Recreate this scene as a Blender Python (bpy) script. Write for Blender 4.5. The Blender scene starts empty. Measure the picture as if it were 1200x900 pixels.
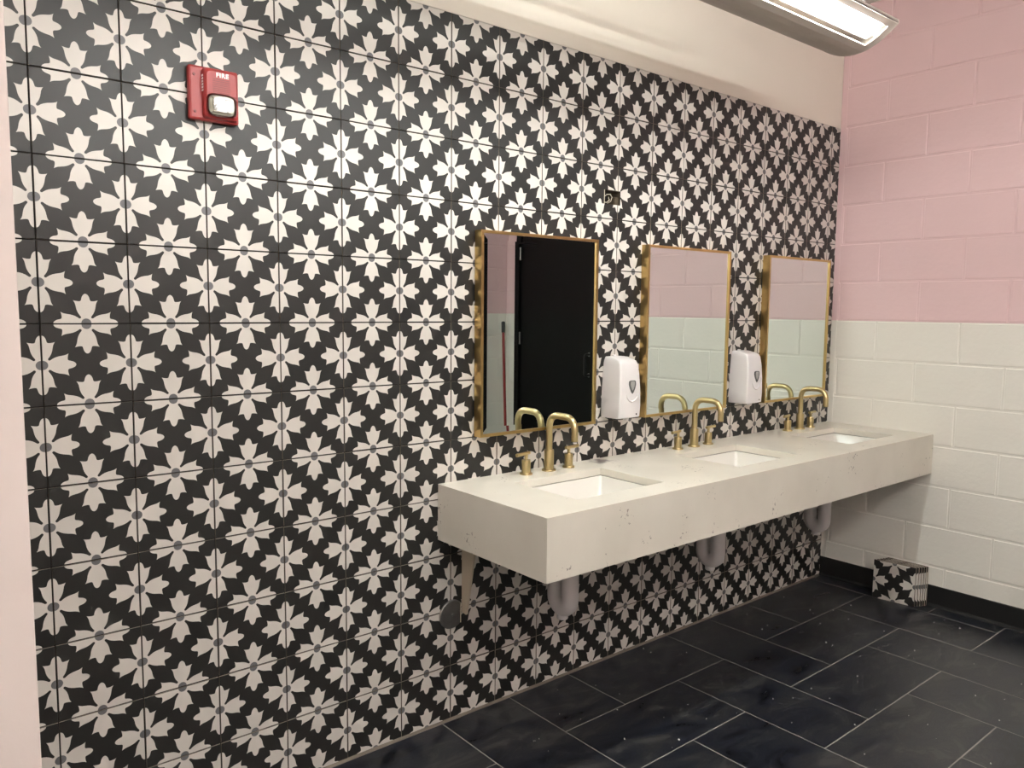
import bpy, bmesh, math, random
from mathutils import Vector, Matrix
random.seed(7)
R = math.radians

# ------------------------------------------------------------------ camera, world, exposure
scene = bpy.context.scene
col = scene.collection
cam_d = bpy.data.cameras.new('camera')
cam_d.sensor_width = 36.0
cam_d.lens = 922.88 / 1200 * 36.0
cam_d.clip_start = 0.02
cam = bpy.data.objects.new('camera', cam_d)
col.objects.link(cam)
cam.matrix_world = (Matrix.Translation((-0.3344, -2.2142, 1.4713)) @ Matrix.Rotation(-0.689538, 4, 'Z')
                    @ Matrix.Rotation(1.474854, 4, 'X') @ Matrix.Rotation(0.009365, 4, 'Z'))
scene.camera = cam

world = bpy.data.worlds.new('world')
scene.world = world
world.use_nodes = True
world.node_tree.nodes['Background'].inputs[0].default_value = (0.9, 0.92, 1.0, 1)
world.node_tree.nodes['Background'].inputs[1].default_value = 0.02
vs = scene.view_settings
vs.view_transform = 'Standard'
vs.look = 'None'
vs.gamma = 1.0
vs.use_curve_mapping = False
vs.exposure = 0.54

TUBE_POWER = 80.0        # strength of the fluorescent tube in the pendant above the counter
ROOM_POWER = 36.0        # strength of the tubes in the mid-room pendant and the added entry fill light
UP_POWER = 130.0          # strength of the tubes added on top of the pendants to light the ceiling
UP_LOW = 10.5            # dimmer tube added on top of the counter pendant to brighten the plaster
TUBE_COLOUR = (0.96, 1.0, 0.965)

# ------------------------------------------------------------------ numbers of the room
P = 0.2032               # wall tile pitch = block course height
XR = 3.744               # block wall on the right
CEIL = 3.044
H0 = 0.0436              # head joint offset of the block wall
YF = -3.5                # wall opposite the basins
XA = 4.24                # wall of the door recess
YA = -(H0 + 4 * 2 * P)   # end of the block wall beside the recess
XL = -1.6
ZT = 0.8675              # counter top
ZB = 0.6715


# ------------------------------------------------------------------ materials
def nodes_of(m):
    m.use_nodes = True
    nt = m.node_tree
    return nt, nt.nodes, nt.links, nt.nodes['Principled BSDF']


def mat(name, c, rough=0.5, metal=0.0, spec=0.5, var=0.0, vscale=6.0, bump=0.0, bscale=60.0, emis=0.0, coat=0.0):
    m = bpy.data.materials.new(name)
    nt, N, L, b = nodes_of(m)
    b.inputs['Base Color'].default_value = (*c, 1)
    b.inputs['Roughness'].default_value = rough
    b.inputs['Metallic'].default_value = metal
    b.inputs['Specular IOR Level'].default_value = spec
    if coat:
        b.inputs['Coat Weight'].default_value = coat
        b.inputs['Coat Roughness'].default_value = 0.08
    if emis:
        b.inputs['Emission Color'].default_value = (*TUBE_COLOUR, 1)
        b.inputs['Emission Strength'].default_value = emis
    tc = N.new('ShaderNodeTexCoord')
    if var:
        n = N.new('ShaderNodeTexNoise')
        n.inputs['Scale'].default_value = vscale
        n.inputs['Detail'].default_value = 5
        L.new(tc.outputs['Object'], n.inputs['Vector'])
        mx = N.new('ShaderNodeMix')
        mx.data_type = 'RGBA'
        mx.inputs['A'].default_value = (*[x * (1 - var) for x in c], 1)
        mx.inputs['B'].default_value = (*[min(1, x * (1 + var)) for x in c], 1)
        L.new(n.outputs['Fac'], mx.inputs['Factor'])
        L.new(mx.outputs['Result'], b.inputs['Base Color'])
    if bump:
        n = N.new('ShaderNodeTexNoise')
        n.inputs['Scale'].default_value = bscale
        n.inputs['Detail'].default_value = 4
        L.new(tc.outputs['Object'], n.inputs['Vector'])
        bp = N.new('ShaderNodeBump')
        bp.inputs['Strength'].default_value = bump
        bp.inputs['Distance'].default_value = 0.004
        L.new(n.outputs['Fac'], bp.inputs['Height'])
        L.new(bp.outputs['Normal'], b.inputs['Normal'])
    return m


def slate_material():
    m = bpy.data.materials.new('slate')
    nt, N, L, b = nodes_of(m)
    tc = N.new('ShaderNodeTexCoord')
    oi = N.new('ShaderNodeObjectInfo')
    sc = N.new('ShaderNodeVectorMath'); sc.operation = 'SCALE'
    sc.inputs[0].default_value = (37.0, 17.0, 53.0)
    L.new(oi.outputs['Random'], sc.inputs['Scale'])
    ad = N.new('ShaderNodeVectorMath'); ad.operation = 'ADD'
    L.new(tc.outputs['Object'], ad.inputs[0]); L.new(sc.outputs[0], ad.inputs[1])
    mp = N.new('ShaderNodeMapping'); mp.inputs['Scale'].default_value = (2.6, 6.0, 3.0)
    mp.inputs['Rotation'].default_value = (0, 0, 0.35)
    L.new(ad.outputs[0], mp.inputs['Vector'])
    n1 = N.new('ShaderNodeTexNoise'); n1.inputs['Scale'].default_value = 1.7
    n1.inputs['Detail'].default_value = 10; n1.inputs['Roughness'].default_value = 0.66
    n1.inputs['Distortion'].default_value = 0.9
    L.new(mp.outputs[0], n1.inputs['Vector'])
    rp = N.new('ShaderNodeValToRGB')
    e = rp.color_ramp.elements
    e[0].position = 0.34; e[0].color = (0.0030, 0.0036, 0.0059, 1)
    e[1].position = 0.68; e[1].color = (0.0444, 0.0442, 0.0450, 1)
    for pos, c in ((0.415, (0.0044, 0.0055, 0.0099, 1)), (0.425, (0.0111, 0.0134, 0.0216, 1)), (0.470, (0.0067, 0.0083, 0.0144, 1)), (0.480, (0.0178, 0.0194, 0.0243, 1)),
                   (0.520, (0.0089, 0.0107, 0.0171, 1)), (0.530, (0.0252, 0.0253, 0.0270, 1)), (0.570, (0.0148, 0.0166, 0.0207, 1)), (0.582, (0.0340, 0.0340, 0.0351, 1))):
        k = e.new(pos); k.color = c
    L.new(n1.outputs['Fac'], rp.inputs['Fac'])
    L.new(rp.outputs['Color'], b.inputs['Base Color'])
    rr = N.new('ShaderNodeMapRange')
    rr.inputs['To Min'].default_value = 0.20; rr.inputs['To Max'].default_value = 0.42
    L.new(n1.outputs['Fac'], rr.inputs['Value']); L.new(rr.outputs[0], b.inputs['Roughness'])
    bp = N.new('ShaderNodeBump'); bp.inputs['Strength'].default_value = 0.25; bp.inputs['Distance'].default_value = 0.004
    L.new(n1.outputs['Fac'], bp.inputs['Height']); L.new(bp.outputs[0], b.inputs['Normal'])
    return m


def quartz_material():
    m = bpy.data.materials.new('quartz')
    nt, N, L, b = nodes_of(m)
    b.inputs['Roughness'].default_value = 0.28
    tc = N.new('ShaderNodeTexCoord')
    n1 = N.new('ShaderNodeTexNoise'); n1.inputs['Scale'].default_value = 4.0; n1.inputs['Detail'].default_value = 6
    L.new(tc.outputs['Object'], n1.inputs['Vector'])
    r1 = N.new('ShaderNodeValToRGB')
    r1.color_ramp.elements[0].position = 0.3; r1.color_ramp.elements[0].color = (0.65, 0.61, 0.53, 1)
    r1.color_ramp.elements[1].position = 0.65; r1.color_ramp.elements[1].color = (0.73, 0.69, 0.61, 1)
    L.new(n1.outputs['Fac'], r1.inputs['Fac'])
    # sparse dark flecks: small voronoi cells gated by a broad noise
    n0 = N.new('ShaderNodeTexNoise'); n0.inputs['Scale'].default_value = 90; n0.inputs['Detail'].default_value = 2
    L.new(tc.outputs['Object'], n0.inputs['Vector'])
    n2 = N.new('ShaderNodeTexNoise'); n2.inputs['Scale'].default_value = 7.0; n2.inputs['Detail'].default_value = 3
    L.new(tc.outputs['Object'], n2.inputs['Vector'])
    ml = N.new('ShaderNodeMath'); ml.operation = 'MULTIPLY'
    L.new(n0.outputs['Fac'], ml.inputs[0]); L.new(n2.outputs['Fac'], ml.inputs[1])
    mr = N.new('ShaderNodeMapRange')
    mr.inputs['From Min'].default_value = 0.402; mr.inputs['From Max'].default_value = 0.434
    mr.inputs['To Max'].default_value = 0.75
    L.new(ml.outputs[0], mr.inputs['Value'])
    mx = N.new('ShaderNodeMix'); mx.data_type = 'RGBA'
    mx.inputs['B'].default_value = (0.20, 0.17, 0.15, 1)
    L.new(mr.outputs[0], mx.inputs['Factor']); L.new(r1.outputs['Color'], mx.inputs['A'])
    # one dark smoky vein beside the first tap set
    sp = N.new('ShaderNodeVectorMath'); sp.operation = 'DISTANCE'
    sp.inputs[1].default_value = (1.912, -0.045, ZT)
    nd = N.new('ShaderNodeTexNoise'); nd.inputs['Scale'].default_value = 22; nd.inputs['Detail'].default_value = 4
    L.new(tc.outputs['Object'], nd.inputs['Vector'])
    mm = N.new('ShaderNodeVectorMath'); mm.operation = 'MULTIPLY_ADD'
    mm.inputs[1].default_value = (0.16, 0.12, 0.0); mm.inputs[2].default_value = (-0.08, -0.06, 0.0)
    L.new(nd.outputs['Color'], mm.inputs[0])
    a2 = N.new('ShaderNodeVectorMath'); a2.operation = 'ADD'
    L.new(tc.outputs['Object'], a2.inputs[0]); L.new(mm.outputs[0], a2.inputs[1])
    L.new(a2.outputs[0], sp.inputs[0])
    mv = N.new('ShaderNodeMapRange')
    mv.inputs['From Min'].default_value = 0.062; mv.inputs['From Max'].default_value = 0.018
    mv.inputs['To Max'].default_value = 0.95
    L.new(sp.outputs['Value'], mv.inputs['Value'])
    mx2 = N.new('ShaderNodeMix'); mx2.data_type = 'RGBA'
    mx2.inputs['B'].default_value = (0.13, 0.10, 0.10, 1)
    L.new(mv.outputs[0], mx2.inputs['Factor']); L.new(mx.outputs['Result'], mx2.inputs['A'])
    L.new(mx2.outputs['Result'], b.inputs['Base Color'])
    return m


M = {}
M['tile_black'] = mat('tile_black', (0.0155, 0.0148, 0.0135), 0.42, spec=0.4, var=0.12, vscale=5)
M['tile_white'] = mat('tile_white', (0.60, 0.56, 0.515), 0.45, spec=0.4, var=0.04, vscale=30)
M['tile_grey'] = mat('tile_grey', (0.13, 0.125, 0.13), 0.45, spec=0.4, var=0.15, vscale=40)
M['tile_body'] = mat('tile_body', (0.30, 0.25, 0.20), 0.85, var=0.35, vscale=22)
M['grout'] = mat('grout', (0.014, 0.012, 0.011), 0.95, var=0.3, vscale=20)
M['pink'] = mat('pink_paint', (0.79, 0.565, 0.575), 0.42, var=0.04, vscale=3, bump=0.25, bscale=45)
M['white_paint'] = mat('white_paint', (0.83, 0.80, 0.73), 0.40, var=0.04, vscale=3, bump=0.25, bscale=45)
M['cream'] = mat('cream_plaster', (0.76, 0.70, 0.61), 0.55, var=0.05, vscale=2, bump=0.35, bscale=5)
M['jamb'] = mat('blush_paint', (0.68, 0.595, 0.565), 0.5, var=0.02, vscale=2, bump=0.12, bscale=50)
M['ceiling'] = mat('ceiling_paint', (0.80, 0.77, 0.72), 0.8, bump=0.2, bscale=80)
M['slate'] = slate_material()
M['floor_grout'] = mat('floor_grout', (0.24, 0.23, 0.21), 0.9, var=0.3, vscale=12)
M['caulk'] = mat('caulk', (0.15, 0.125, 0.10), 0.8, var=0.4, vscale=9)
M['base_black'] = mat('rubber_black', (0.008, 0.008, 0.008), 0.45)
M['quartz'] = quartz_material()
M['ceramic'] = mat('ceramic_white', (0.70, 0.675, 0.625), 0.12, coat=0.4)
M['brass'] = mat('brushed_brass', (0.56, 0.455, 0.24), 0.28, metal=1.0)
M['gold'] = mat('gold_frame', (0.58, 0.41, 0.17), 0.29, metal=1.0)
M['mirror'] = mat('mirror_glass', (0.785, 0.87, 0.85), 0.0, metal=1.0)
M['plastic'] = mat('plastic_white', (0.72, 0.69, 0.69), 0.28)
M['smoke'] = mat('smoked_window', (0.09, 0.09, 0.09), 0.12)
M['smoke_light'] = mat('soap_level', (0.30, 0.30, 0.29), 0.2)
M['red'] = mat('red_plastic', (0.29, 0.026, 0.025), 0.42)
M['red_dark'] = mat('red_groove', (0.13, 0.010, 0.009), 0.5)
M['print_white'] = mat('print_white', (0.85, 0.80, 0.76), 0.5)
M['chrome'] = mat('chrome', (0.75, 0.74, 0.70), 0.12, metal=1.0)
M['tray'] = mat('strobe_tray', (0.62, 0.59, 0.52), 0.4)
M['steel'] = mat('steel_dull', (0.30, 0.29, 0.28), 0.35, metal=1.0, var=0.2, vscale=40)
M['pvc'] = mat('pvc_white', (0.62, 0.59, 0.58), 0.42)
M['bracket'] = mat('bracket_primer', (0.50, 0.43, 0.33), 0.6, var=0.06, vscale=10)
M['door_black'] = mat('door_black', (0.003, 0.003, 0.003), 0.4, spec=0.15)
M['black_plastic'] = mat('black_plastic', (0.012, 0.012, 0.012), 0.4)
M['fixture'] = mat('fixture_paint', (0.46, 0.40, 0.35), 0.45)
M['reflector'] = mat('reflector_white', (0.80, 0.82, 0.80), 0.5)
M['tube'] = mat('lamp_tube', (0.9, 0.9, 0.9), 0.4, emis=TUBE_POWER)
M['up_tube'] = mat('added_up_tube', (0.9, 0.9, 0.9), 0.4, emis=UP_POWER)
M['low_tube'] = mat('added_low_tube', (0.9, 0.9, 0.9), 0.4, emis=UP_LOW)
M['room_tube'] = mat('room_lamp_tube', (0.9, 0.9, 0.9), 0.4, emis=ROOM_POWER)
M['hole_dark'] = mat('hole_dark', (0.02, 0.017, 0.014), 0.9)
M['gypsum'] = mat('gypsum_brown', (0.07, 0.05, 0.03), 0.9, var=0.4, vscale=60)
M['wire'] = mat('wire_grey', (0.42, 0.38, 0.30), 0.5)
M['dust'] = mat('dust_white', (0.55, 0.53, 0.50), 0.9)

# clear lens of the strobe
lens_m = bpy.data.materials.new('clear_lens')
_nt, _N, _L, _b = nodes_of(lens_m)
_tr = _N.new('ShaderNodeBsdfTransparent'); _tr.inputs[0].default_value = (0.93, 0.91, 0.86, 1)
_gl = _N.new('ShaderNodeBsdfGlossy'); _gl.inputs['Roughness'].default_value = 0.12
_fr = _N.new('ShaderNodeFresnel'); _fr.inputs['IOR'].default_value = 1.6
_mx = _N.new('ShaderNodeMixShader')
_L.new(_fr.outputs[0], _mx.inputs[0]); _L.new(_tr.outputs[0], _mx.inputs[1]); _L.new(_gl.outputs[0], _mx.inputs[2])
_L.new(_mx.outputs[0], _N['Material Output'].inputs['Surface'])
M['lens'] = lens_m

# perforated panel: fine rows of small dark holes in a white sheet
_m = M['reflector']
_nt, _N, _L, _b = nodes_of(_m)
_tc = _N.new('ShaderNodeTexCoord')
_mp = _N.new('ShaderNodeMapping'); _mp.inputs['Scale'].default_value = (150, 150, 150)
_L.new(_tc.outputs['Object'], _mp.inputs['Vector'])
_vo = _N.new('ShaderNodeTexVoronoi'); _vo.inputs['Scale'].default_value = 1.0; _vo.inputs['Randomness'].default_value = 0.0
_L.new(_mp.outputs[0], _vo.inputs['Vector'])
_rp = _N.new('ShaderNodeValToRGB')
_rp.color_ramp.elements[0].position = 0.26; _rp.color_ramp.elements[0].color = (0.42, 0.44, 0.43, 1)
_rp.color_ramp.elements[1].position = 0.34; _rp.color_ramp.elements[1].color = (0.82, 0.84, 0.81, 1)
_L.new(_vo.outputs['Distance'], _rp.inputs['Fac']); _L.new(_rp.outputs['Color'], _b.inputs['Base Color'])


# ------------------------------------------------------------------ mesh helpers
class MB:
    """Collects faces (with material slots) into one mesh."""
    def __init__(self):
        self.v, self.f, self.mi, self.sm = [], [], [], []
        self.mats = []

    def slot(self, m):
        if m not in self.mats:
            self.mats.append(m)
        return self.mats.index(m)

    def poly(self, pts, m, smooth=False):
        i = len(self.v)
        self.v += [tuple(p) for p in pts]
        self.f.append(tuple(range(i, i + len(pts))))
        self.mi.append(self.slot(m)); self.sm.append(smooth)

    def grid(self, rings, m, closed=True, smooth=True, cap0=False, cap1=False):
        n = len(rings[0]); i = len(self.v); s = self.slot(m)
        for r in rings:
            self.v += [tuple(p) for p in r]
        for a in range(len(rings) - 1):
            for b in range(n if closed else n - 1):
                c = (b + 1) % n
                self.f.append((i + a * n + b, i + a * n + c, i + (a + 1) * n + c, i + (a + 1) * n + b))
                self.mi.append(s); self.sm.append(smooth)
        if cap0:
            self.f.append(tuple(i + k for k in reversed(range(n)))); self.mi.append(s); self.sm.append(False)
        if cap1:
            o = i + (len(rings) - 1) * n
            self.f.append(tuple(o + k for k in range(n))); self.mi.append(s); self.sm.append(False)

    def box(self, x0, x1, y0, y1, z0, z1, m, ch=0.0):
        if ch <= 0:
            q = [(x0, y0), (x1, y0), (x1, y1), (x0, y1)]
            self.grid([[(x, y, z0) for x, y in q], [(x, y, z1) for x, y in q]], m, smooth=False, cap0=True, cap1=True)
            return
        bm = bmesh.new()
        bmesh.ops.create_cube(bm, size=1.0)
        for v in bm.verts:
            v.co = (x0 if v.co.x < 0 else x1, y0 if v.co.y < 0 else y1, z0 if v.co.z < 0 else z1)
        bmesh.ops.bevel(bm, geom=list(bm.edges), offset=ch, segments=2, profile=0.5, affect='EDGES')
        self.add_bm(bm, m)

    def add_bm(self, bm, m, smooth=False):
        i = len(self.v); s = self.slot(m)
        bm.verts.index_update()
        self.v += [tuple(v.co) for v in bm.verts]
        for f in bm.faces:
            self.f.append(tuple(i + v.index for v in f.verts)); self.mi.append(s); self.sm.append(smooth)
        bm.free()

    def lathe(self, prof, m, c=(0, 0, 0), axis='Z', n=28, smooth=True, sharp=True):
        """prof: list of (radius, height)."""
        rings = []
        for r, h in prof:
            ring = []
            for k in range(n):
                a = 2 * math.pi * k / n
                p = (r * math.cos(a), r * math.sin(a), h)
                if axis == 'Y':
                    p = (p[0], -h, p[1])
                elif axis == 'X':
                    p = (h, p[0], p[1])
                ring.append((p[0] + c[0], p[1] + c[1], p[2] + c[2]))
            rings.append(ring)
        if sharp:
            for a, b in zip(rings[:-1], rings[1:]):
                self.grid([a, b], m, smooth=smooth)
            self.poly(rings[0][::-1], m); self.poly(rings[-1], m)
        else:
            self.grid(rings, m, smooth=smooth, cap0=True, cap1=True)

    def tube(self, path, r, m, n=14, caps=True):
        pts = [Vector(p) for p in path]
        rr = r if isinstance(r, (list, tuple)) else [r] * len(pts)
        rings = []
        t0 = (pts[1] - pts[0]).normalized()
        up = Vector((0, 0, 1)) if abs(t0.z) < 0.9 else Vector((1, 0, 0))
        nrm = t0.cross(up).normalized()
        for k, p in enumerate(pts):
            t = (pts[min(k + 1, len(pts) - 1)] - pts[max(k - 1, 0)]).normalized()
            nrm = (nrm - t * nrm.dot(t)).normalized()
            bn = t.cross(nrm)
            rings.append([p + (nrm * math.cos(2 * math.pi * j / n) + bn * math.sin(2 * math.pi * j / n)) * rr[k] for j in range(n)])
        self.grid(rings, m, cap0=caps, cap1=caps)

    def mesh(self, name):
        me = bpy.data.meshes.new(name)
        me.from_pydata(self.v, [], self.f)
        for m in self.mats:
            me.materials.append(m)
        me.polygons.foreach_set('material_index', self.mi)
        me.polygons.foreach_set('use_smooth', self.sm)
        me.update()
        bm = bmesh.new(); bm.from_mesh(me)
        bmesh.ops.remove_doubles(bm, verts=bm.verts, dist=1e-6)
        bm.to_mesh(me); bm.free()
        sm = [p.use_smooth for p in me.polygons]
        if any(sm):
            me.set_sharp_from_angle(angle=R(38))
            me.polygons.foreach_set('use_smooth', sm)
        return me

    def build(self, name, parent=None, loc=(0, 0, 0)):
        return link(name, self.mesh(name), parent, loc)


def link(name, me, parent=None, loc=(0, 0, 0), rot=None):
    o = bpy.data.objects.new(name, me)
    col.objects.link(o)
    o.location = loc
    if rot:
        o.rotation_euler = rot
    o.parent = parent
    return o


def tag(o, label, cat, group=None, kind=None):
    o['label'] = label; o['category'] = cat
    if group:
        o['group'] = group
    if kind:
        o['kind'] = kind
    return o


def thing(name, label, cat, loc=(0, 0, 0), rot=None, group=None, kind=None):
    return tag(link(name, None, None, loc, rot), label, cat, group, kind)


def bend(path, rad, seg=7):
    """Round the inner corners of a polyline."""
    pts = [Vector(p) for p in path]
    out = [pts[0]]
    for a, b, c in zip(pts[:-2], pts[1:-1], pts[2:]):
        d0, d1 = (a - b).normalized(), (c - b).normalized()
        p0, p1 = b + d0 * rad, b + d1 * rad
        for k in range(seg + 1):
            t = k / seg
            out.append(p0 * (1 - t) ** 2 + b * 2 * t * (1 - t) * 0.88 + (p0 + p1) * 0.5 * 2 * t * (1 - t) * 0.12 + p1 * t ** 2)
    out.append(pts[-1])
    return out


# ------------------------------------------------------------------ patterned wall tile
# right half outline of one petal of the flower, (lateral, radial) in tile units
HALF = [(0.0600, 0.0830), (0.0700, 0.0960), (0.0830, 0.1160), (0.0950, 0.1420), (0.1040, 0.1720), (0.1100, 0.2050), (0.1160, 0.2360),
        (0.1260, 0.2610), (0.1380, 0.2790), (0.1210, 0.2735), (0.1000, 0.2690), (0.0760, 0.2665), (0.0580, 0.2690), (0.0500, 0.2800),
        (0.0455, 0.3000), (0.0380, 0.3240), (0.0260, 0.3440), (0.0130, 0.3550), (0.0, 0.3590)]


def cap_points():
    # rounded inner end of the dark slot between two petals, on the diagonal
    c = 0.0715
    out = []
    for k in range(1, 6):
        a = R(135 + 180 * k / 6)
        out.append((c + 0.0163 * math.cos(a), c + 0.0163 * math.sin(a)))
    return out


def half_flower():
    """Half flower with its centre at the origin, reaching into +v; the straight side lies on v = 0."""
    pts = []
    right = [(r, l) for l, r in HALF][::-1]               # lower... right petal, its upper half: u radial, v lateral
    pts += right                                           # tip -> slot
    pts += [p for p in cap_points()][::-1]                 # slot end, diagonal of the first quadrant
    pts += HALF                                            # right side of upper petal, up to the tip
    left = [(-u, v) for u, v in pts[:-1]][::-1]
    return pts + left


FLOWER = half_flower()
DISC = [(0.056 * math.cos(math.pi * k / 12), 0.056 * math.sin(math.pi * k / 12)) for k in range(13)]
T = P - 0.0031                                             # size of one tile
TH = 0.0045


def tile_mb(thick=TH):
    """Tile with its lower-left front corner at the origin of u = x, v = z; the front face lies at y = 0."""
    mb = MB()
    c = 0.0007
    mb.poly([(c, 0, c), (T - c, 0, c), (T - c, 0, T - c), (c, 0, T - c)], M['tile_black'])
    o = [(0, c, 0), (T, c, 0), (T, c, T), (0, c, T)]
    i = [(c, 0, c), (T - c, 0, c), (T - c, 0, T - c), (c, 0, T - c)]
    b = [(x, thick, z) for x, y, z in o]
    mb.grid([o, i], M['tile_black'], smooth=False)
    mb.grid([b, o], M['tile_body'], smooth=False)
    mb.poly(b, M['tile_body'])
    e = 0.0006
    for k in range(4):
        for shape, m, off in ((FLOWER, 'tile_white', -0.00015), (DISC, 'tile_grey', -0.0003)):
            pts = []
            for u, v in shape:
                x, z = u * P, v * P + e
                a, d = (T / 2 + x, z) if k == 0 else (T - z, T / 2 + x) if k == 1 else (T / 2 - x, T - z) if k == 2 else (z, T / 2 - x)
                pts.append((a, off, d))
            mb.poly(pts, M[m])
    return mb


def cut(me, planes, name):
    """Copy of a mesh, keeping what lies on the inner side of every (point, outward normal)."""
    bm = bmesh.new(); bm.from_mesh(me)
    for co, no in planes:
        bmesh.ops.bisect_plane(bm, geom=list(bm.verts) + list(bm.edges) + list(bm.faces), plane_co=co, plane_no=no, clear_outer=True)
    out = bpy.data.meshes.new(name)
    bm.to_mesh(out); bm.free()
    for m in me.materials:
        out.materials.append(m)
    return out


def join_meshes(parts, name):
    bm = bmesh.new()
    for p in parts:
        bm.from_mesh(p)
    out = bpy.data.meshes.new(name)
    bm.to_mesh(out); bm.free()
    for m in parts[0].materials:
        out.materials.append(m)
    return out


# ------------------------------------------------------------------ the setting
def structure(mb, name, label, cat):
    return tag(mb.build(name), label, cat, kind='structure')


# floor
mb = MB(); mb.box(XL, XA, YF, 0.0, -0.12, -0.0007, M['floor_grout'])
floor = structure(mb, 'floor', 'dark slate tiled floor laid in a herringbone with pale grey joints', 'floor')
WX, WY, OX, OY = 0.3068, 0.3118, 2.4085, -0.0045
slate_meshes = {}


def slate_piece(x0, x1, y0, y1):
    g = 0.0021
    x0, x1, y0, y1 = max(x0 + g, XL), min(x1 - g, XA), max(y0 + g, YF), min(y1 - g, -0.004)
    if x1 - x0 < 0.02 or y1 - y0 < 0.02:
        return
    if x0 > XR - 0.004 and y0 > YA:
        return
    if x1 > XR - 0.004 and y1 > YA + 0.01:
        x1 = XR - 0.004
    key = (round(x1 - x0, 3), round(y1 - y0, 3))
    if key not in slate_meshes:
        m_ = MB(); a, b_ = key
        m_.box(-a / 2, a / 2, -b_ / 2, b_ / 2, -0.008, 0.0, M['slate'], 0.0012)
        slate_meshes[key] = m_.mesh('floor_tile')
    o = link('floor_tile', slate_meshes[key], floor, ((x0 + x1) / 2, (y0 + y1) / 2, random.uniform(-0.0002, 0.0002)))
    o.rotation_euler = (random.uniform(-.0005, .0005), random.uniform(-.0005, .0005), 0)


for i in range(-15, 8):
    for j in range(-1, 13):
        k = (i + j - 2) % 4
        x, y = OX + i * WX, OY - j * WY
        if k == 0:
            slate_piece(x, x + 2 * WX, y - WY, y)
        elif k == 2:
            slate_piece(x, x + WX, y - 2 * WY, y)

# ceiling
mb = MB(); mb.box(XL, XA, YF, 0.2, CEIL, CEIL + 0.1, M['ceiling'])
structure(mb, 'ceiling', 'plain beige ceiling above the pendant light', 'ceiling')

# tiled wall: backing, plaster above and one object for each tile
# the open electrical box needs a real hole in the backing
HX0, HX1, HZ0, HZ1 = 1.953, 2.047, 1.886, 1.942
mb = MB()
for a in ((-0.42, HX0, 0, 12 * P), (HX1, XR + 0.02, 0, 12 * P), (HX0, HX1, 0, HZ0), (HX0, HX1, HZ1, 12 * P)):
    mb.box(a[0], a[1], TH, 0.2, a[2], a[3], M['grout'])
wall_back = structure(mb, 'wall_back', 'wall of black tiles printed with pale four-petal flowers', 'wall')
mb = MB(); mb.box(XL, XR + 0.02, 0.002, 0.2, 12 * P, CEIL, M['cream'])
mb.build('upper_plaster', wall_back)
mb = MB(); mb.box(XL, -0.42, 0.002, 0.2, 0, 12 * P, M['cream'])
mb.build('plaster', wall_back)
base_tile = tile_mb().mesh('tile')
right_cut = cut(base_tile, [((XR - 18 * P - 0.003, 0, 0), (1, 0, 0))], 'tile_cut_right')
for c in range(-1, 19):
    for r in range(12):
        x0, z0 = c * P + 0.00155, r * P + 0.00155
        me = base_tile
        if c == 18:
            me = right_cut
        elif r == 9 and c in (9, 10):
            a, b, d, e = HX0 - x0, HX1 - x0, HZ0 - z0, HZ1 - z0
            ps = [cut(base_tile, [((0, 0, d), (0, 0, 1))], 't'), cut(base_tile, [((0, 0, e), (0, 0, -1))], 't')]
            band = [((0, 0, d), (0, 0, -1)), ((0, 0, e), (0, 0, 1))]
            if c == 9:
                ps.append(cut(base_tile, band + [((a, 0, 0), (1, 0, 0))], 't'))
            else:
                ps.append(cut(base_tile, band + [((b, 0, 0), (-1, 0, 0))], 't'))
            me = join_meshes(ps, 'tile_notched')
        o = link('tile', me, wall_back, (x0 + random.uniform(-.0004, .0004), random.uniform(-.0003, .0003), z0 + random.uniform(-.0004, .0004)))
        o.rotation_euler = (random.uniform(-.0012, .0012), 0, random.uniform(-.0012, .0012))
mb = MB()
mb.grid([[(-0.2, 0.0, 0.008), (-0.2, -0.007, 0.0)], [(XR, 0.0, 0.008), (XR, -0.007, 0.0)]], M['caulk'], closed=False)
mb.build('caulk_line', wall_back)

# painted block walls: each block is a piece proud of its mortar
block_meshes = {}


def block_mesh(w, h, m):
    key = (round(w, 3), round(h, 3), m)
    if key not in block_meshes:
        b = MB()
        w, h = key[0], key[1]
        # local: u along the wall = x, front at y = 0, height z; soft rounded arris
        c1, c2 = 0.0018, 0.0042
        def ring(i, y):
            return [(i, y, i), (w - i, y, i), (w - i, y, h - i), (i, y, h - i)]
        b.grid([ring(0, 0.010), ring(0, 0.0034), ring(c1, 0.0009), ring(c2, 0.0)], M[m], smooth=False)
        b.poly(ring(c2, 0.0), M[m])
        block_meshes[key] = b.mesh('block')
    return block_meshes[key]


def block_wall(parent, length, place, off, holes=(), zsplit=7, seed=1):
    """place(u) -> location of the lower-left corner and rotation; u runs along the wall."""
    rnd = random.Random(seed)
    g = 0.0085
    for r in range(15):
        z0, z1 = r * P + g / 2, min((r + 1) * P, CEIL) - g / 2
        u = off - (0 if r % 2 == 0 else 2 * 0.5 * 2 * P * 0.5) - 4 * P
        edges = []
        while u < length:
            edges.append((u, u + 2 * P)); u += 2 * P
        for a, b in edges:
            a, b = max(a, 0.0), min(b, length)
            segs = [(a, b)]
            for (h0, h1, hz) in holes:
                if z0 < hz - 0.03:
                    segs = [s for q0, q1 in segs for s in ((q0, min(q1, h0)), (max(q0, h1), q1)) if s[1] - s[0] > 0.03]
            for q0, q1 in segs:
                if q1 - q0 < 0.03:
                    continue
                zz = z0
                me = block_mesh(q1 - q0 - g, z1 - z0, 'white_paint' if r < zsplit else 'pink')
                loc, rz = place(q0 + g / 2)
                o = link('block', me, parent, (loc[0], loc[1], zz), (rnd.uniform(-.0012, .0012), 0, rz + rnd.uniform(-.001, .001)))


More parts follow.
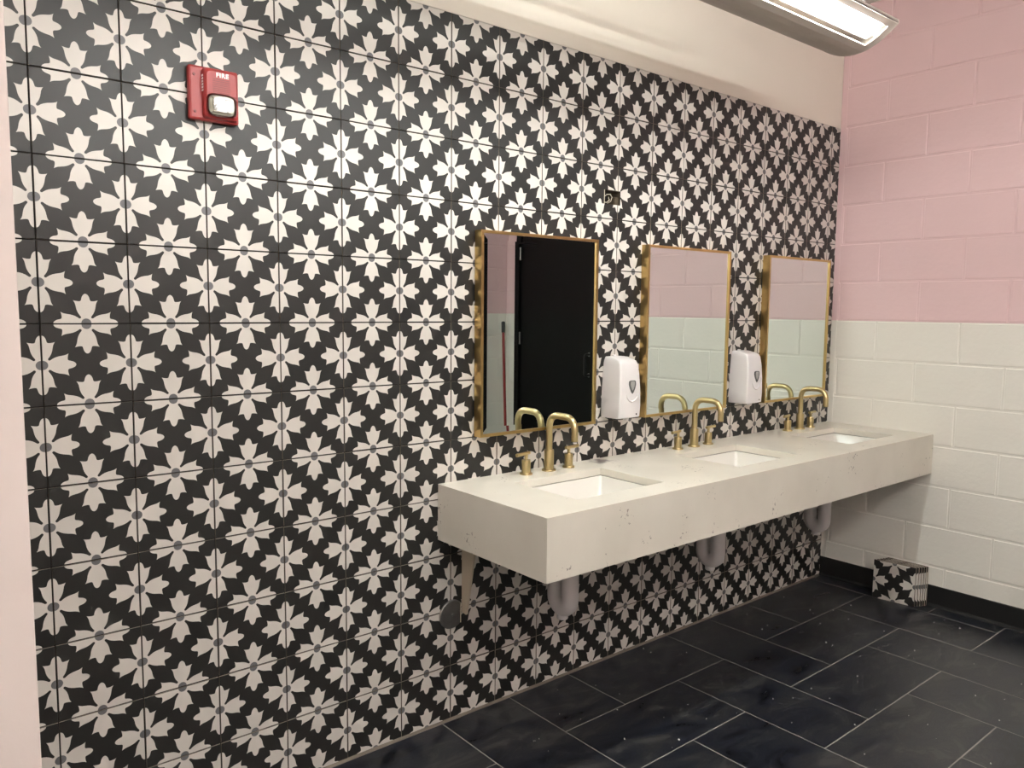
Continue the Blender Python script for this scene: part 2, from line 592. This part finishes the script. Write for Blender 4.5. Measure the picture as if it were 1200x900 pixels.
def two_tone(x0, x1, y0, y1, z1=CEIL, z0=0.0):
    m_ = MB()
    if z0 < 7 * P:
        m_.box(x0, x1, y0, y1, z0, 7 * P, M['white_paint'])
    m_.box(x0, x1, y0, y1, max(z0, 7 * P), z1, M['pink'])
    return m_


MD = 0.0030    # mortar lies this far behind the block faces
# right wall (faces -x), u = -y
wall_right = structure(two_tone(XR + MD, XA, YA, 0.2), 'wall_right', 'painted block wall, pink above and off-white below, beside the counter', 'wall')
block_wall(wall_right, -YA, lambda u: ((XR, -u, 0), -math.pi / 2), H0 + P, seed=3)
mb = two_tone(XR - 0.0012, XR + 0.01, -0.030, 0.0)
mb.build('corner_bead', wall_right)
# opposite wall (faces +y), u from the recess corner towards -x
wall_front = structure(two_tone(XL, XA + 0.2, YF - 0.2, YF - MD), 'wall_front', 'painted block wall opposite the basins, seen in the mirrors', 'wall')
block_wall(wall_front, XA - XL, lambda u: ((XA - u, YF, 0), math.pi), 0.1, seed=5)
# recess wall with the door (faces -x)
DY0, DY1, DZ = -3.36, -2.28, 2.16        # outer edge of the door frame
mb = MB()
for a, b, z0 in ((YF, DY0, 0.0), (DY1, YA, 0.0), (DY0, DY1, DZ)):
    q = two_tone(XA + MD, XA + 0.2, a, b, z0=z0)
    for pts, m_ in [([q.v[i] for i in f], q.mats[k]) for f, k in zip(q.f, q.mi)]:
        mb.poly(pts, m_)
wall_recess = structure(mb, 'wall_recess', 'painted block wall around the black door, seen in the mirror', 'wall')
block_wall(wall_recess, YA - YF, lambda u: ((XA, YA - u, 0), -math.pi / 2), 0.17, holes=((YA - DY1, YA - DY0, DZ),), seed=9)
# end of the short wall near the camera and the entry side
mb = MB(); mb.box(-0.42, -0.2005, -1.2, 0.0, 0, CEIL, M['jamb'], 0.0015)
structure(mb, 'wall_left', 'smooth blush painted wall end at the left edge of the picture', 'wall')
mb = MB(); mb.box(XL - 0.2, XL, YF, 0.2, 0, CEIL, M['white_paint'])
structure(mb, 'wall_entry', 'plain off-white wall on the entry side', 'wall')

# baseboard of the right wall: flat rubber strip with a toe
mb = MB()
prof = [(0.0, 0.108), (-0.003, 0.108), (-0.0045, 0.104), (-0.0045, 0.016), (-0.008, 0.006), (-0.016, 0.0), (0.0, 0.0)]
mb.grid([[(XR + a, 0.0, z) for a, z in prof], [(XR + a, YA, z) for a, z in prof]], M['base_black'], smooth=False, cap0=True, cap1=True)
structure(mb, 'baseboard_right', 'black rubber baseboard along the foot of the block wall', 'baseboard')

# black door in the recess
door = thing('door_1', 'black flush door with hinges and pull handle, seen in the first mirror', 'door', (XA, 0, 0), kind='structure')
mb = MB()
for a in ((DY0, DY0 + 0.06, 0, DZ), (DY1 - 0.06, DY1, 0, DZ), (DY0 + 0.06, DY1 - 0.06, DZ - 0.12, DZ)):
    mb.box(-0.02, 0.14, a[0], a[1], a[2], a[3], M['door_black'], 0.003)
mb.build('door_frame', door)
mb = MB(); mb.box(0.0, 0.045, DY0 + 0.065, DY1 - 0.065, 0.008, DZ - 0.125, M['door_black'], 0.003)
leaf = mb.build('door_leaf', door)
for z in (0.28, 1.15, 1.90):
    mb = MB()
    mb.lathe([(0.008, 0), (0.008, 0.11)], M['steel'], c=(-0.008, DY0 + 0.066, z), n=12)
    mb.box(-0.003, 0.001, DY0 + 0.068, DY0 + 0.10, z + 0.005, z + 0.105, M['door_black'])
    mb.build('hinge', door)
mb = MB()
hy = DY1 - 0.14
mb.tube(bend([(0, hy, 0.93), (-0.05, hy, 0.93), (-0.05, hy, 1.10), (0, hy, 1.10)], 0.02), 0.010, M['black_plastic'])
h = mb.build('door_handle', leaf)
mb = MB()
for z in (0.93, 1.10):
    mb.lathe([(0.018, 0), (0.016, 0.006)], M['steel'], c=(-0.0005, hy, z), axis='X', n=16)
mb.build('escutcheon', leaf)

# ------------------------------------------------------------------ pendant light fixtures
FY, FZ, FW, FD = -0.656, 2.433, 0.162, 0.073


def fixture(name, label, x0, x1, fy, tube, sides, sides_up=None, fz=None):
    fz = fz or FZ
    f = thing(name, label, 'light', (0, fy, fz), group='linear pendant lights')
    arc = lambda d: FD * (d / FW) ** 2

    def strip(d0, d1, m, xa, xb, lift=0.0, n=8, thick=0.004):
        b = MB()
        ds = [d0 + (d1 - d0) * k / n for k in range(n + 1)]
        lo = [(d, arc(d) + lift) for d in ds]
        hi = [(d, arc(d) + lift + thick) for d in reversed(ds)]
        ring = lo + hi
        b.grid([[(xa, d, z) for d, z in ring], [(xb, d, z) for d, z in ring]], m, smooth=False, cap0=True, cap1=True)
        return b
    e = 0.035
    shell = MB()
    solid = ((-FW, -0.1432), (-0.0614, 0.0614), (0.1432, FW)) if len(sides) == 2 else ((-FW, -0.1432), (-0.0614, FW))
    slots = ((-0.1432, -0.0614), (0.0614, 0.1432)) if len(sides) == 2 else ((-0.1432, -0.0614),)
    for d0, d1 in solid:
        s = strip(d0, d1, M['fixture'], x0, x1)
        for fc, k in zip(s.f, s.mi):
            shell.poly([s.v[i] for i in fc], s.mats[k])
    for d0, d1 in slots:
        for xa, xb in ((x0, x0 + e), (x1 - e, x1)):
            s = strip(d0, d1, M['fixture'], xa, xb)
            for fc, k in zip(s.f, s.mi):
                shell.poly([s.v[i] for i in fc], s.mats[k])
    shell.box(x0, x1, -FW, FW, FD - 0.002, FD + 0.012, M['fixture'])
    shell.build('housing', f)
    for xa, xb in ((x0 - 0.006, x0), (x1, x1 + 0.006)):
        c = MB()
        ds = [-FW + 2 * FW * k / 20 for k in range(21)]
        ring = [(d, arc(d) - 0.001) for d in ds] + [(FW, FD + 0.012), (-FW, FD + 0.012)]
        c.grid([[(xa, d, z) for d, z in ring], [(xb, d, z) for d, z in ring]], M['fixture'], smooth=False, cap0=True, cap1=True)
        c.build('end_cap', f)
    for s in sides:
        a, b = sorted((s * 0.0631, s * 0.1415))
        strip(a, b, M['reflector'], x0 + e, x1 - e, lift=0.020, thick=0.003).build('reflector', f)
        t = MB()
        d = s * 0.1125
        t.lathe([(0.009, x0 + e + 0.02), (0.0125, x0 + e + 0.03), (0.0125, x1 - e - 0.03), (0.009, x1 - e - 0.02)], sides_up if (s > 0 and sides_up) else tube, c=(0, d, arc(d) + 0.004), axis='X', n=14)
        t.build('tube', f)
    t = MB()  # unseen tube added on top for soft light off ceiling and upper wall
    t.lathe([(0.009, x0 + 0.35), (0.0125, x0 + 0.36), (0.0125, x1 - 0.56), (0.009, x1 - 0.55)], sides_up or M['up_tube'], c=(0, 0.0, FD + 0.072), axis='X', n=12)
    t.build('added_uplight', f)
    for x in (x0 + 0.22, x1 - 0.018):
        s = MB()
        s.lathe([(0.013, FD + 0.012), (0.013, CEIL - fz - 0.02)], M['plastic'], c=(x, -0.03, 0), n=16)
        s.lathe([(0.05, CEIL - fz - 0.02), (0.06, CEIL - fz - 0.001)], M['plastic'], c=(x, -0.03, 0), n=24)
        s.build('stem', f)
    return f


fixture('pendant_light', 'long grey pendant light with glowing tube hanging above the counter', 0.17, 2.6, FY, M['tube'], (-1,), M['low_tube'])
fixture('pendant_light', 'second long pendant light hanging behind the camera, out of the picture', 0.05, 2.50, -2.6, M['room_tube'], (-1, 1), None, 2.47)
fixture('pendant_light', 'short pendant-shaped fill light added over the entry side, out of the picture', -1.3, 0.1, -3.1, M['room_tube'], (-1, 1), None, 2.47)  # added lamp, brightens the lower left tiles and the wall end

# ------------------------------------------------------------------ counter
CX0, CX1, CY = 1.165, XR - 0.001, -0.562
SINKS = (1.604, 2.473, 3.342)
SW, SY0, SY1 = 0.213, -0.143, -0.452       # half width, back and front of each basin opening
counter = thing('vanity_counter', 'long off-white stone counter with deep apron and three basin openings', 'counter', (0, 0, 0))
SL = 0.028
mb = MB()
xs = [CX0]
for s in SINKS:
    xs += [s - SW, s + SW]
xs.append(CX1)
ys = [CY, SY1, SY0, -0.0005]
for zz in (ZT, ZT - SL):
    for i in range(len(xs) - 1):
        for j in range(3):
            if i % 2 == 1 and j == 1:
                continue
            q = [(xs[i], ys[j], zz), (xs[i + 1], ys[j], zz), (xs[i + 1], ys[j + 1], zz), (xs[i], ys[j + 1], zz)]
            mb.poly(q if zz == ZT else q[::-1], M['quartz'])
for s in SINKS:
    q = [(s - SW, SY1), (s + SW, SY1), (s + SW, SY0), (s - SW, SY0)]
    mb.grid([[(x, y, ZT) for x, y in q], [(x, y, ZT - SL) for x, y in q]], M['quartz'], smooth=False)
q = [(CX0, CY), (CX1, CY), (CX1, -0.0005), (CX0, -0.0005)]
mb.grid([[(x, y, ZT - SL) for x, y in q], [(x, y, ZT) for x, y in q]], M['quartz'], smooth=False)
top = mb.build('worktop', counter)
bv = top.modifiers.new('edge', 'BEVEL'); bv.width = 0.0022; bv.segments = 2; bv.limit_method = 'ANGLE'
mb = MB(); mb.box(CX0, CX1, CY, CY + SL, ZB, ZT - SL, M['quartz'])
mb.build('front_apron', counter)
mb = MB(); mb.box(CX0, CX0 + SL, CY + SL, -0.0005, ZB, ZT - SL, M['quartz'])
mb.build('end_apron', counter)


# ------------------------------------------------------------------ basins, taps and traps
def rounded_rect(cx, cy, hx, hy, r, z, n=5):
    out = []
    for sx, sy, a0 in ((1, 1, 0), (-1, 1, 90), (-1, -1, 180), (1, -1, 270)):
        for k in range(n + 1):
            a = R(a0 + 90 * k / n)
            out.append((cx + sx * (hx - r) + r * math.cos(a), cy + sy * (hy - r) + r * math.sin(a), z))
    return out


WHERE = ('nearest the camera', 'in the middle of the counter', 'beside the pink and white wall')
for s, w in zip(SINKS, WHERE):
    b = thing('basin', 'white ceramic undermount basin ' + w, 'basin', (s, (SY0 + SY1) / 2, ZT - SL - 0.0005), group='basins set in the counter')
    hx, hy = SW, (SY0 - SY1) / 2
    mb = MB()
    mb.grid([rounded_rect(0, 0, hx + 0.03, hy + 0.03, 0.03, -0.001), rounded_rect(0, 0, hx - 0.002, hy - 0.002, 0.012, -0.001),
             rounded_rect(0, 0, hx - 0.008, hy - 0.008, 0.014, -0.012), rounded_rect(0, 0, hx - 0.030, hy - 0.026, 0.02, -0.065),
             rounded_rect(0, 0, hx - 0.055, hy - 0.045, 0.03, -0.100), rounded_rect(0, 0, hx - 0.080, hy - 0.065, 0.04, -0.108),
             rounded_rect(0, 0, 0.028, 0.028, 0.0279, -0.113)], M['ceramic'], cap1=True)
    mb.grid([rounded_rect(0, 0, hx + 0.03, hy + 0.03, 0.03, -0.001), rounded_rect(0, 0, hx + 0.03, hy + 0.03, 0.03, -0.02),
             rounded_rect(0, 0, hx - 0.02, hy - 0.015, 0.03, -0.11), rounded_rect(0, 0, 0.05, 0.05, 0.03, -0.125)], M['ceramic'], cap1=True)
    mb.build('bowl', b)
    mb = MB(); mb.lathe([(0.030, -0.1135), (0.028, -0.108), (0.020, -0.1085)], M['brass'], n=24)
    mb.build('drain', b)

for i, s in enumerate(SINKS):
    x = s + 0.020
    f = thing('faucet', 'brushed brass faucet with two lever handles ' + ('at the nearest basin', 'at the middle basin', 'at the basin beside the wall')[i],
              'faucet', (x, -0.0605, ZT), group='brass faucets on the counter')
    mb = MB()
    mb.lathe([(0.0265, 0), (0.0265, 0.005), (0.0255, 0.0065), (0.0185, 0.0068), (0.0185, 0.078), (0.0180, 0.0795), (0.0130, 0.080)], M['brass'], n=32)
    mb.build('spout_base', f)
    mb = MB()
    mb.tube(bend([(0, 0, 0.075), (0, 0, 0.212), (0, -0.136, 0.212), (0, -0.136, 0.128)], 0.046, 10), 0.0125, M['brass'], n=20)
    sp = mb.build('spout', f)
    mb = MB(); mb.lathe([(0.0100, 0.1285), (0.0100, 0.1265)], M['black_plastic'], c=(0, -0.136, 0), n=18)
    mb.build('aerator', sp)
    for sx, dx in ((-1, -0.112), (1, 0.102)):
        mb = MB()
        mb.lathe([(0.0235, 0), (0.0235, 0.005), (0.0225, 0.0065), (0.0165, 0.0068), (0.0165, 0.052), (0.0160, 0.0535), (0.0065, 0.054), (0.0065, 0.079)], M['brass'], c=(dx, 0, 0), n=28)
        h = mb.build('handle', f)
        mb = MB()
        a = R(12) * sx
        c0, c1 = -0.018, 0.056
        ux, uy = sx * math.cos(a), -abs(math.sin(a)) if sx < 0 else 0.12
        mb.tube([(dx + ux * c0, uy * c0, 0.077), (dx + ux * c1, uy * c1, 0.077)], 0.0064, M['brass'], n=14)
        mb.build('lever', h)

for i, s in enumerate(SINKS):
    x = s - 0.042
    t = thing('drain_trap', ('white plastic drain trap under the near end of the counter', 'white plastic drain trap under the middle basin',
                             'white plastic drain trap under the counter near the block wall')[i], 'pipe', (x, 0, 0), group='drain traps under the counter')
    r = 0.031
    mb = MB()
    path = [(0, -0.250, ZT - 0.16), (0, -0.250, 0.47)] + [(0, -0.213 - 0.037 * math.cos(R(a)), 0.437 - 0.037 * math.sin(R(a))) for a in range(0, 181, 15)] + [(0, -0.176, 0.50)]
    mb.tube(path, r, M['pvc'], n=18)
    mb.build('trap_bend', t)
    mb = MB()
    mb.tube(bend([(0, -0.176, 0.50), (0, -0.176, 0.575), (0, 0.01, 0.575)], 0.04), r * 0.85, M['pvc'], n=16)
    mb.build('waste_arm', t)
    for yy, zz in ((-0.250, 0.545), (-0.176, 0.490)):
        mb = MB(); mb.lathe([(r * 1.12, 0), (r * 1.18, 0.006), (r * 1.18, 0.024), (r * 1.1, 0.03)], M['pvc'], c=(0, yy, zz), n=20)
        mb.build('slip_nut', t)
    mb = MB(); mb.lathe([(0.018, 0.0), (0.021, 0.004), (0.021, 0.02)], M['pvc'], c=(0, -0.213, 0.358), n=18)
    mb.build('cleanout_plug', t)

# bracket and cover plate on the tiles below the counter
mb = MB()
q = [(0.0, 0.671), (-0.083, 0.671), (-0.0255, 0.385), (0.0, 0.388)]
mb.grid([[(0.0, y - 0.0006, z) for y, z in q], [(0.009, y - 0.0006, z) for y, z in q]], M['bracket'], smooth=False, cap0=True, cap1=True)
br = tag(mb.build('counter_bracket', None, (1.267, 0, 0)), 'beige tapered bracket holding up the near end of the counter', 'bracket')
cv = thing('cleanout_cover', 'round dull steel cover plate on the tiles below the bracket', 'cover plate', (1.221, -0.0008, 0.392))
mb = MB()
mb.lathe([(0.0515, 0.0), (0.0515, 0.006), (0.049, 0.0085), (0.030, 0.0095), (0.008, 0.0100)], M['steel'], axis='Y', n=40)
me = cut(mb.mesh('plate'), [((0.034, 0, 0), (1, 0, 0))], 'plate')
link('plate', me, cv)
mb = MB(); mb.box(0.0335, 0.036, -0.011, 0.0, -0.036, 0.036, M['bracket'])
mb.build('rim', cv)
mb = MB(); mb.lathe([(0.006, 0.0098), (0.005, 0.0125), (0.002, 0.0128)], M['chrome'], axis='Y', n=16)
mb.build('screw', cv)

# ------------------------------------------------------------------ mirrors
MW, MH, MDP, FR = 0.570, 0.719, 0.038, 0.0105
MX = (1.315, 2.183, 3.066)
for i, x0 in enumerate(MX):
    mr = thing('mirror', ('brass framed mirror nearest the camera reflecting a black door', 'brass framed mirror in the middle, between the two soap dispensers',
                          'brass framed mirror beside the pink and white wall')[i], 'mirror', (x0 + MW / 2, -0.0012, 1.019 + MH / 2), group='brass framed mirrors')
    if i == 0:
        mr.location.y = -0.006
    hx, hz = MW / 2, MH / 2
    for k in range(4):
        # one mitred rail for each side
        mb = MB()
        if k % 2 == 0:
            sgn = 1 if k == 0 else -1
            o = [(-hx, sgn * hz), (hx, sgn * hz), (hx - FR, sgn * (hz - FR)), (-hx + FR, sgn * (hz - FR))]
        else:
            sgn = 1 if k == 1 else -1
            o = [(sgn * hx, -hz), (sgn * hx, hz), (sgn * (hx - FR), hz - FR), (sgn * (hx - FR), -hz + FR)]
        mb.grid([[(a, 0.0, b) for a, b in o], [(a, -MDP, b) for a, b in o]], M['gold'], smooth=False, cap0=True, cap1=True)
        mb.build('frame_rail', mr)
    gx, gz, bw = hx - FR, hz - FR, 0.021
    yo, yi = -MDP + 0.0062, -MDP + 0.0072
    o = [(-gx, yo, -gz), (gx, yo, -gz), (gx, yo, gz), (-gx, yo, gz)]
    n_ = [(-gx + bw, yi, -gz + bw), (gx - bw, yi, -gz + bw), (gx - bw, yi, gz - bw), (-gx + bw, yi, gz - bw)]
    mb = MB()
    mb.poly(n_, M['mirror'])
    mb.grid([o, n_], M['mirror'], smooth=False)
    mb.poly([(a, -0.002, b) for a, _, b in reversed(o)], M['hole_dark'])
    mb.build('glass', mr)

# ------------------------------------------------------------------ soap dispensers
for i, x0 in enumerate((1.960, 2.8235)):
    d = thing('soap_dispenser', ('white soap dispenser between the nearest mirror and the middle mirror', 'white soap dispenser between the middle mirror and the far mirror')[i],
              'dispenser', (x0 + 0.0625, -0.0008, 1.036), group='white soap dispensers')
    mb = MB()
    rings = []
    for z, w, dp, r in ((0.0, 0.118, 0.088, 0.010), (0.004, 0.124, 0.099, 0.012), (0.05, 0.1245, 0.1025, 0.013), (0.12, 0.1205, 0.1015, 0.013), (0.18, 0.113, 0.098, 0.013),
                         (0.218, 0.106, 0.092, 0.014), (0.229, 0.102, 0.086, 0.016), (0.236, 0.095, 0.072, 0.018), (0.243, 0.088, 0.045, 0.02), (0.245, 0.080, 0.030, 0.012)):
        ring = []
        hw = w / 2
        r *= 0.62
        ring += [(hw, -dp + r + 0.004, z), (hw, 0.0, z), (-hw, 0.0, z), (-hw, -dp + r + 0.004, z)]
        n = 6
        for k in range(n + 1):
            a = R(180 + 90 * k / n)
            ring.append((-hw + r + r * math.cos(a), -dp + r + r * math.sin(a), z))
        for t in (0.03, 0.2, 0.4, 0.6, 0.8, 0.97):
            ring.append((-hw + r + (2 * hw - 2 * r) * t, -dp - 0.0045 * math.sin(math.pi * t), z))
        for k in range(n + 1):
            a = R(270 + 90 * k / n)
            ring.append((hw - r + r * math.cos(a), -dp + r + r * math.sin(a), z))
        rings.append(ring)
    mb.grid(rings, M['plastic'], cap0=True, cap1=True)
    body = mb.build('body', d)
    fy = -0.1075
    shield = [(-0.018, 0.150), (-0.020, 0.138), (-0.016, 0.122), (-0.008, 0.107), (0.0, 0.099), (0.008, 0.107), (0.016, 0.122), (0.020, 0.138), (0.018, 0.150), (0.010, 0.153), (-0.010, 0.153)]
    mb = MB(); mb.grid([[(a + 0.004, fy + 0.006, z) for a, z in shield], [(a + 0.004, fy, z) for a, z in shield]], M['smoke'], smooth=False, cap1=True)
    w_ = mb.build('level_window', d)
    lev = [(a * 0.62 + 0.004, (z - 0.13) * 0.7 + 0.134) for a, z in shield]
    mb = MB(); mb.poly([(a, fy - 0.0004, z) for a, z in lev], M['smoke_light'])
    mb.build('soap_level', w_)
    mb = MB()
    mb.tube([(0.004 + 0.034 * math.cos(R(a)), fy + 0.0015, 0.108 + 0.040 * math.sin(R(a))) for a in range(190, 351, 16)], [0.0016] + [0.0038] * 9 + [0.0016], M['plastic'], n=8)
    mb.build('ridge', d)
    mb = MB(); mb.lathe([(0.0035, 0.0), (0.003, 0.0015)], M['black_plastic'], c=(0.032, -0.1045, 0.016), axis='Y', n=12)
    mb.build('sensor', d)
    mb = MB(); mb.lathe([(0.010, -0.014), (0.014, 0.001)], M['plastic'], c=(0.02, -0.06, 0.0), n=16)
    mb.build('nozzle', d)
    mb = MB(); mb.box(-0.008, 0.008, -0.012, -0.002, 0.244, 0.251, M['plastic'], 0.002)
    mb.build('latch', d)

# ------------------------------------------------------------------ fire alarm strobe
al = thing('fire_alarm', 'red fire alarm with clear strobe lens on the flowered tiles', 'fire alarm', (0.4285, -0.001, 2.033))
mb = MB(); mb.box(-0.066, 0.066, -0.022, 0.0, -0.070, 0.070, M['red'], 0.006)
plate = mb.build('back_plate', al)
hs = MB()
rings = []
for y, ins in ((-0.020, 0.0), (-0.034, 0.003), (-0.040, 0.009)):
    rr = rounded_rect(0, 0, 0.048 - ins, 0.066 - ins, 0.012, 0)
    rings.append([(a + 0.014, y, b) for a, b, _ in rr])
hs.grid(rings, M['red'], smooth=False, cap1=True)
house = hs.build('housing', al)
for k in range(9):
    mb = MB(); z = 0.036 - k * 0.0048
    mb.box(-0.010, 0.036, -0.0405, -0.0398, z, z + 0.0016, M['red_dark'])
    mb.build('sound_slot', house)
mb = MB()
rings = []
for y, ins in ((-0.040, -0.002), (-0.050, 0.0), (-0.057, 0.004), (-0.061, 0.011)):
    rr = rounded_rect(0, 0, 0.037 - ins, 0.028 - ins * 0.8, 0.016 - ins * 0.4, 0)
    rings.append([(a + 0.012, y, b - 0.030) for a, b, _ in rr])
mb.grid(rings, M['lens'], cap0=True, cap1=True)
ln = mb.build('strobe_lens', al)
mb = MB()
for sx in (-1, 1):
    for k in range(4):
        a0, a1 = R(-70 + 35 * k), R(-70 + 35 * (k + 1))
        mb.poly([(0.012 + sx * 0.004, -0.043, -0.030), (0.012 + sx * (0.004 + 0.024 * math.cos(a0)), -0.052 + 0.005 * (k % 2), -0.030 + 0.020 * math.sin(a0)),
                 (0.012 + sx * (0.004 + 0.024 * math.cos(a1)), -0.052 + 0.005 * ((k + 1) % 2), -0.030 + 0.020 * math.sin(a1))], M['chrome'])
tray = [(a + 0.012, b - 0.030) for a, b, _ in rounded_rect(0, 0, 0.034, 0.025, 0.013, 0)]
mb.poly([(a, -0.0412, b) for a, b in tray], M['tray'])
for zz in (-0.049, -0.014):
    mb.box(-0.012, 0.036, -0.050, -0.0413, zz, zz + 0.003, M['tray'])
mb.build('strobe_reflector', ln)
mb = MB(); mb.tube([(0.004, -0.049, -0.030), (0.020, -0.049, -0.030)], 0.0025, M['plastic'], n=8)
mb.build('flash_tube', ln)
fc = bpy.data.curves.new('lettering', 'FONT')
fc.body = 'FIRE'; fc.size = 0.0165; fc.align_x = 'CENTER'; fc.extrude = 0.0003; fc.offset = 0.0005; fc.space_character = 1.15
tmp = bpy.data.objects.new('lettering_tmp', fc)
col.objects.link(tmp)
bpy.context.view_layer.update()
me = bpy.data.meshes.new_from_object(tmp.evaluated_get(bpy.context.evaluated_depsgraph_get()))
bpy.data.objects.remove(tmp)
me.materials.clear(); me.materials.append(M['print_white'])
link('lettering', me, house, (0.016, -0.0404, 0.043), (math.pi / 2, 0, 0))
for z in (-0.05, 0.045):
    mb = MB(); mb.lathe([(0.004, 0.022), (0.0035, 0.0235)], M['red_dark'], c=(-0.052, 0, z), axis='Y', n=14)
    mb.build('screw', plate)
mb = MB()
for k in range(6):
    mb.box(-0.0345, -0.0335, -0.036, -0.026, 0.003 + k * 0.0075, 0.0075 + k * 0.0075, M['print_white'])
mb.build('side_print', house)

# ------------------------------------------------------------------ open electrical box in the tiles
eb = thing('electrical_box', 'open rectangular electrical box hole with loose grey wires in the tiles', 'electrical box', ((HX0 + HX1) / 2, 0, (HZ0 + HZ1) / 2))
hx, hz = (HX1 - HX0) / 2 - 0.001, (HZ1 - HZ0) / 2 - 0.001
mb = MB()
q = [(-hx, -hz), (hx, -hz), (hx, hz), (-hx, hz)]
mb.grid([[(a, 0.002, b) for a, b in q], [(a, 0.07, b) for a, b in q]], M['gypsum'], smooth=False)
mb.poly([(a, 0.07, b) for a, b in q], M['hole_dark'])
mb.build('box', eb)
mb = MB(); mb.box(-hx, -hx + 0.004, 0.0005, 0.006, -hz, hz, M['wire']); mb.build('box_lip', eb)
mb = MB(); mb.box(0.018, 0.040, 0.004, 0.05, -hz, 0.004, M['gypsum'], 0.003); mb.build('broken_board', eb)
for pts in ([(-0.036, 0.02, -0.004), (-0.024, 0.008, 0.010), (-0.008, 0.004, 0.012), (0.004, 0.006, 0.002), (0.002, 0.010, -0.014), (-0.008, 0.02, -0.022)],
            [(-0.040, 0.03, -0.018), (-0.020, 0.012, -0.020), (-0.006, 0.010, -0.010), (-0.002, 0.02, 0.004)]):
    mb = MB(); mb.tube(pts, 0.0018, M['wire'], n=8); mb.build('wire', eb)

# ------------------------------------------------------------------ spare tiles leaning in a row against the block wall
# a row of loose tiles, thick body, standing on edge
loose = tile_mb(0.0095).mesh('loose_tile')
SPARE = ('front tile of the spare flowered tiles stacked against the block wall', 'second spare tile, just behind the front one of the stack', 'third spare tile from the front of the stack by the wall',
         'fourth spare tile from the front of the stack by the wall', 'fifth spare tile from the front of the stack by the wall', 'rearmost spare tile, leaning on the block wall')
for k, lab in enumerate(SPARE):
    # local x runs along -y of the room, the printed face looks to -x
    yaw = -math.pi / 2 + R((8.0, 7.0, 5.5, 4.5, 3.0, 2.0)[k])
    y_near = (-0.554, -0.562, -0.569, -0.575, -0.580, -0.583)[k]
    xk = 3.655 + k * 0.0133
    o = link('spare_tile', loose, None, (xk - T * math.cos(yaw), y_near - T * math.sin(yaw), 0.0008))
    o.rotation_euler = (R((-1.0, -1.0, -0.8, -0.6, -0.5, -0.4)[k]) * 0, 0, yaw)
    tag(o, lab, 'tile', 'spare tiles stacked by the wall')

# ------------------------------------------------------------------ broom in the far corner, seen in the first mirror
bt = thing('broom', 'red handled broom leaning in the corner, seen in the first mirror', 'broom', (XA - 0.20, YF + 0.20, 0))
mb = MB(); mb.tube([(0.10, -0.06, 0.09), (0.13, -0.155, 1.26)], 0.0125, M['red'], n=14); mb.build('handle', bt)
mb = MB(); mb.tube([(0.129, -0.154, 1.25), (0.138, -0.166, 1.345), (0.1385, -0.167, 1.35)], [0.016, 0.017, 0.009], M['black_plastic'], n=14); mb.build('grip', bt)
mb = MB(); mb.box(-0.13, 0.15, -0.025, 0.025, 0.075, 0.11, M['black_plastic'], 0.008); mb.build('broom_head', bt)
mb = MB()
for k in range(28):
    for yy in (-0.015, 0.0, 0.015):
        x = -0.12 + k * 0.0096
        mb.tube([(x, yy, 0.08), (x * 1.06 + random.uniform(-.004, .004), yy * 1.5, 0.001)], 0.003, M['black_plastic'], n=4)
o = mb.build('bristles', bt); o['kind'] = 'stuff'

# ------------------------------------------------------------------ crumbs of dust and grout on the floor
mb = MB()
rd = random.Random(21)
for k in range(90):
    x, y = rd.uniform(1.2, 3.7), rd.uniform(-1.5, -0.02)
    s = rd.uniform(0.0012, 0.0035) * (1.8 if k % 17 == 0 else 1)
    a = rd.uniform(0, 3.1)
    c, d = math.cos(a) * s, math.sin(a) * s
    mb.grid([[(x + c, y + d, 0.0004), (x - d * .6, y + c * .6, 0.0004), (x - c, y - d, 0.0004), (x + d * .6, y - c * .6, 0.0004)],
             [(x + c * .6, y + d * .6, s), (x - d * .4, y + c * .4, s), (x - c * .6, y - d * .6, s), (x + d * .4, y - c * .4, s)]], M['dust'], smooth=False, cap1=True)
tag(mb.build('floor_crumbs'), 'scattered pale crumbs of grout dust on the slate floor', 'debris', kind='stuff')
